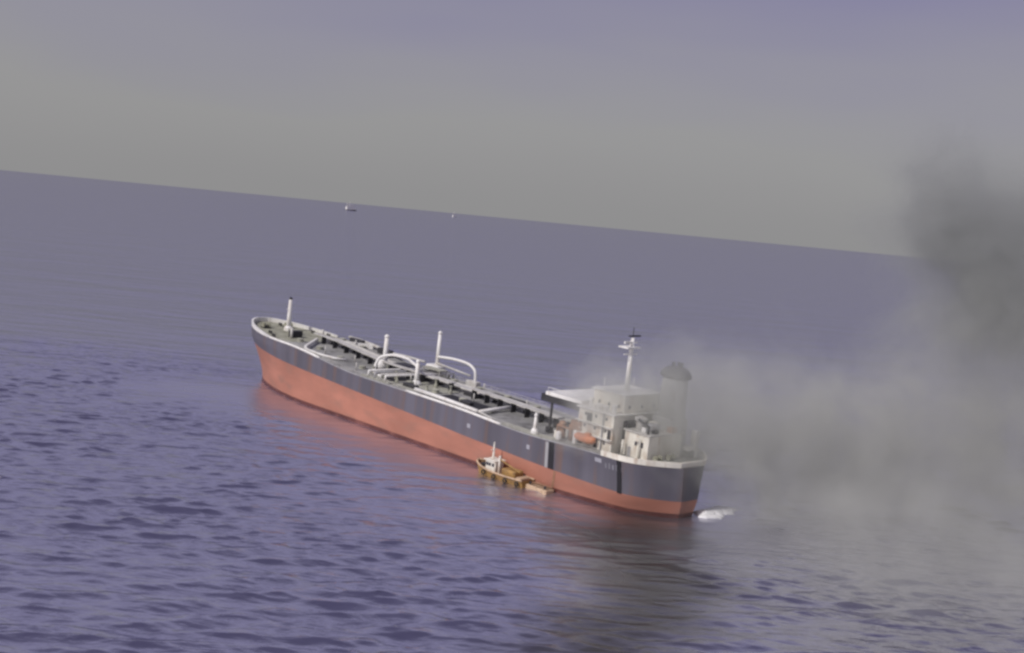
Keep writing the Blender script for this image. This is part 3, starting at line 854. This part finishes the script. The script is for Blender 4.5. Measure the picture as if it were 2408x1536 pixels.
oa = t.nodes.new('ShaderNodeAttribute'); oa.attribute_name = 'dark_water'      # darker, duller patch of water off the stern
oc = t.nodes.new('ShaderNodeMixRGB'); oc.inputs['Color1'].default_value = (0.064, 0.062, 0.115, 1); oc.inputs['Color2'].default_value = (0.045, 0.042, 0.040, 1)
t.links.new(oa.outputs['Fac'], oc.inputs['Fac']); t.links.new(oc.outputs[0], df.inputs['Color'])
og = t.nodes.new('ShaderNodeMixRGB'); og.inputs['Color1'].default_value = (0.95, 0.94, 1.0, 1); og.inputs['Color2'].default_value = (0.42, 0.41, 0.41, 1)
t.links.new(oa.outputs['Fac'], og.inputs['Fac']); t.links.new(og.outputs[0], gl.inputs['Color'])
ra = t.nodes.new('ShaderNodeAttribute'); ra.attribute_name = 'chop'     # sheltered water: fine ripples blur the mirror
rr = t.nodes.new('ShaderNodeMapRange'); rr.inputs[3].default_value = 0.36; rr.inputs[4].default_value = 0.14
t.links.new(ra.outputs['Fac'], rr.inputs[0]); t.links.new(rr.outputs[0], gl.inputs['Roughness'])
t.links.new(mi.outputs[0], ms.inputs[0]); t.links.new(df.outputs[0], ms.inputs[1]); t.links.new(gl.outputs[0], ms.inputs[2])
t.links.new(ms.outputs[0], mo.inputs['Surface'])
tcw = t.nodes.new('ShaderNodeTexCoord')
def bump(scale, stretch, strength, dist, prev=None, use_att=True, detail=3):
    mpw = t.nodes.new('ShaderNodeMapping'); mpw.inputs['Scale'].default_value = stretch
    t.links.new(tcw.outputs['Object'], mpw.inputs[0])
    nn = t.nodes.new('ShaderNodeTexNoise'); nn.inputs['Scale'].default_value = scale; nn.inputs['Detail'].default_value = detail
    t.links.new(mpw.outputs[0], nn.inputs['Vector'])
    b = t.nodes.new('ShaderNodeBump'); b.inputs['Strength'].default_value = strength; b.inputs['Distance'].default_value = dist
    t.links.new(nn.outputs['Fac'], b.inputs['Height'])
    if use_att:
        an = t.nodes.new('ShaderNodeAttribute'); an.attribute_name = 'chop'
        q = t.nodes.new('ShaderNodeMath'); q.operation = 'MULTIPLY'; q.inputs[1].default_value = strength
        t.links.new(an.outputs['Fac'], q.inputs[0]); t.links.new(q.outputs[0], b.inputs['Strength'])
    if prev: t.links.new(prev.outputs[0], b.inputs['Normal'])
    return b
b1 = bump(0.8, (0.40, 1, 1), 0.55, 0.5, None, True, 4)
b2 = bump(0.11, (0.30, 1, 1), 0.6, 2.4, b1)
b2 = bump(0.02, (0.25, 1, 1), 0.5, 6.0, b2)
for s_ in (df, gl, fr):
    t.links.new(b2.outputs[0], s_.inputs['Normal'])
me.materials.append(mw)
seao = bpy.data.objects.new('sea', me)
C.objects.link(seao)
tag(seao, 'purple grey choppy open sea reaching to the horizon', 'sea', kind='structure')

# ------------------------------------------------------------------ foam at the stern
m = MB()
def foam_blob(cx, cy, rx, ry, rz, ang):
    n, r_ = 14, 5; v = []; f = []
    for j in range(r_ + 1):
        ph = j / r_ * math.pi / 2
        for k in range(n):
            a = 2 * math.pi * k / n
            q = 1 + 0.28 * math.sin(3 * a + cx) + 0.2 * math.sin(5 * a + cy)
            x_ = rx * q * math.cos(a) * math.cos(ph); y_ = ry * q * math.sin(a) * math.cos(ph)
            v.append((cx + x_ * math.cos(ang) - y_ * math.sin(ang), cy + x_ * math.sin(ang) + y_ * math.cos(ang), -0.1 + rz * math.sin(ph)))
    for j in range(r_):
        for k in range(n):
            f.append((j * n + k, j * n + (k + 1) % n, (j + 1) * n + (k + 1) % n, (j + 1) * n + k))
    m.add(v, f)
for q in range(11):
    u = q / 10
    foam_blob(46.4 + 6.0 * u + rnd.uniform(-.5, .5), 237.6 + 6.5 * u + rnd.uniform(-.5, .5), 2.5 - 1.0 * abs(u - .4) + rnd.uniform(-.3, .4), 1.9 + rnd.uniform(-.4, .5), 1.2 - 0.5 * u, rnd.uniform(0.4, 1.3))
for q in range(4):
    foam_blob(46.6 + rnd.uniform(-.9, 1.2), 236.6 + rnd.uniform(-1.2, 1.2), 2.0, 1.3, 0.8, rnd.uniform(0, 1))
fo = m.build('foam', 'foam', None, True)
tag(fo, 'white foam churned up on the water at the tanker stern', 'foam', kind='stuff')

# ------------------------------------------------------------------ smoke
ms_ = newmat('smoke')
t = ms_.node_tree; t.nodes.clear()
mo = t.nodes.new('ShaderNodeOutputMaterial')
pv = t.nodes.new('ShaderNodeVolumePrincipled')
pv.inputs['Color'].default_value = (0.53, 0.56, 0.50, 1)
pv.inputs['Anisotropy'].default_value = 0.1
t.links.new(pv.outputs[0], mo.inputs['Volume'])
tc = t.nodes.new('ShaderNodeTexCoord')
nz1 = t.nodes.new('ShaderNodeTexNoise'); nz1.inputs['Scale'].default_value = 0.035; nz1.inputs['Detail'].default_value = 2.5
t.links.new(tc.outputs['Object'], nz1.inputs['Vector'])
w1 = t.nodes.new('ShaderNodeVectorMath'); w1.operation = 'SUBTRACT'; w1.inputs[1].default_value = (0.5, 0.5, 0.5)
t.links.new(nz1.outputs['Color'], w1.inputs[0])
w2 = t.nodes.new('ShaderNodeVectorMath'); w2.operation = 'MULTIPLY_ADD'; w2.inputs[1].default_value = (30, 30, 30)
t.links.new(w1.outputs[0], w2.inputs[0]); t.links.new(tc.outputs['Object'], w2.inputs[2])
nz2 = t.nodes.new('ShaderNodeTexNoise'); nz2.inputs['Scale'].default_value = 0.11; nz2.inputs['Detail'].default_value = 2
t.links.new(w2.outputs[0], nz2.inputs['Vector'])
w3 = t.nodes.new('ShaderNodeVectorMath'); w3.operation = 'SUBTRACT'; w3.inputs[1].default_value = (0.5, 0.5, 0.5)
t.links.new(nz2.outputs['Color'], w3.inputs[0])
w4 = t.nodes.new('ShaderNodeVectorMath'); w4.operation = 'MULTIPLY_ADD'; w4.inputs[1].default_value = (16, 16, 16)
t.links.new(w3.outputs[0], w4.inputs[0]); t.links.new(w2.outputs[0], w4.inputs[2])
# pale smoke low down, sootier in the rising billow
sxx = t.nodes.new('ShaderNodeSeparateXYZ'); t.links.new(w2.outputs[0], sxx.inputs[0])
mr = t.nodes.new('ShaderNodeMapRange'); mr.inputs[1].default_value = 28; mr.inputs[2].default_value = 58
t.links.new(sxx.outputs['Z'], mr.inputs[0])
mc = t.nodes.new('ShaderNodeMixRGB'); mc.inputs['Color1'].default_value = (0.83, 0.84, 0.77, 1); mc.inputs['Color2'].default_value = (0.58, 0.60, 0.57, 1)
t.links.new(mr.outputs[0], mc.inputs['Fac']); t.links.new(mc.outputs[0], pv.inputs['Color'])
# (centre, radii, peak density)
PUFFS = [
    ((22, 241, 20), (8, 7, 6), 0.095),
    ((30, 239, 23), (8, 7, 6), 0.110),
    ((44, 240, 20), (11, 12, 9), 0.085),
    ((39, 238, 25), (7, 6, 7), 0.130),
    ((62, 244, 19), (16, 16, 13), 0.080),
    ((86, 250, 13), (22, 22, 16), 0.080),
    ((116, 246, 22), (20, 24, 20), 0.062),
    ((112, 258, 52), (14, 16, 12), 0.17),
    ((105, 260, 66), (11, 12, 10), 0.18),
    ((99, 262, 82), (7.5, 9, 8), 0.16),
    ((128, 252, 66), (12, 15, 13), 0.12),
    ((90, 200, 7), (38, 26, 12), 0.046),
    ((52, 228, 8), (11, 9, 8), 0.034),
]
total = None
for c_, r_, a_ in PUFFS:
    s1 = t.nodes.new('ShaderNodeVectorMath'); s1.operation = 'SUBTRACT'; s1.inputs[1].default_value = c_
    t.links.new(w4.outputs[0], s1.inputs[0])
    s2 = t.nodes.new('ShaderNodeVectorMath'); s2.operation = 'DIVIDE'; s2.inputs[1].default_value = r_
    t.links.new(s1.outputs[0], s2.inputs[0])
    s3 = t.nodes.new('ShaderNodeVectorMath'); s3.operation = 'DOT_PRODUCT'
    t.links.new(s2.outputs[0], s3.inputs[0]); t.links.new(s2.outputs[0], s3.inputs[1])
    s4 = t.nodes.new('ShaderNodeMath'); s4.operation = 'MULTIPLY'; s4.inputs[1].default_value = -1.0
    t.links.new(s3.outputs['Value'], s4.inputs[0])
    s5 = t.nodes.new('ShaderNodeMath'); s5.operation = 'EXPONENT'
    t.links.new(s4.outputs[0], s5.inputs[0])
    s6 = t.nodes.new('ShaderNodeMath'); s6.operation = 'MULTIPLY_ADD'; s6.inputs[1].default_value = a_
    t.links.new(s5.outputs[0], s6.inputs[0])
    if total is None: s6.inputs[2].default_value = -0.003
    else: t.links.new(total.outputs[0], s6.inputs[2])
    total = s6
mxx = t.nodes.new('ShaderNodeMath'); mxx.operation = 'MAXIMUM'; mxx.inputs[1].default_value = 0.0
t.links.new(total.outputs[0], mxx.inputs[0])
mk = t.nodes.new('ShaderNodeMapRange'); mk.inputs[1].default_value = 0.36; mk.inputs[2].default_value = 0.64; mk.inputs[3].default_value = 0.3; mk.inputs[4].default_value = 1.7
t.links.new(nz2.outputs['Fac'], mk.inputs[0])
mq = t.nodes.new('ShaderNodeMath'); mq.operation = 'MULTIPLY'
t.links.new(mxx.outputs[0], mq.inputs[0]); t.links.new(mk.outputs[0], mq.inputs[1])
t.links.new(mq.outputs[0], pv.inputs['Density'])
m = MB().box(0, 190, 165, 330, 0.9, 125)
sm = m.build('smoke', ms_)
tag(sm, 'grey smoke drifting off the tanker stern and rising at the right', 'smoke', kind='stuff')
try:
    ms_.cycles.volume_step_rate = 1.5
except Exception:
    pass
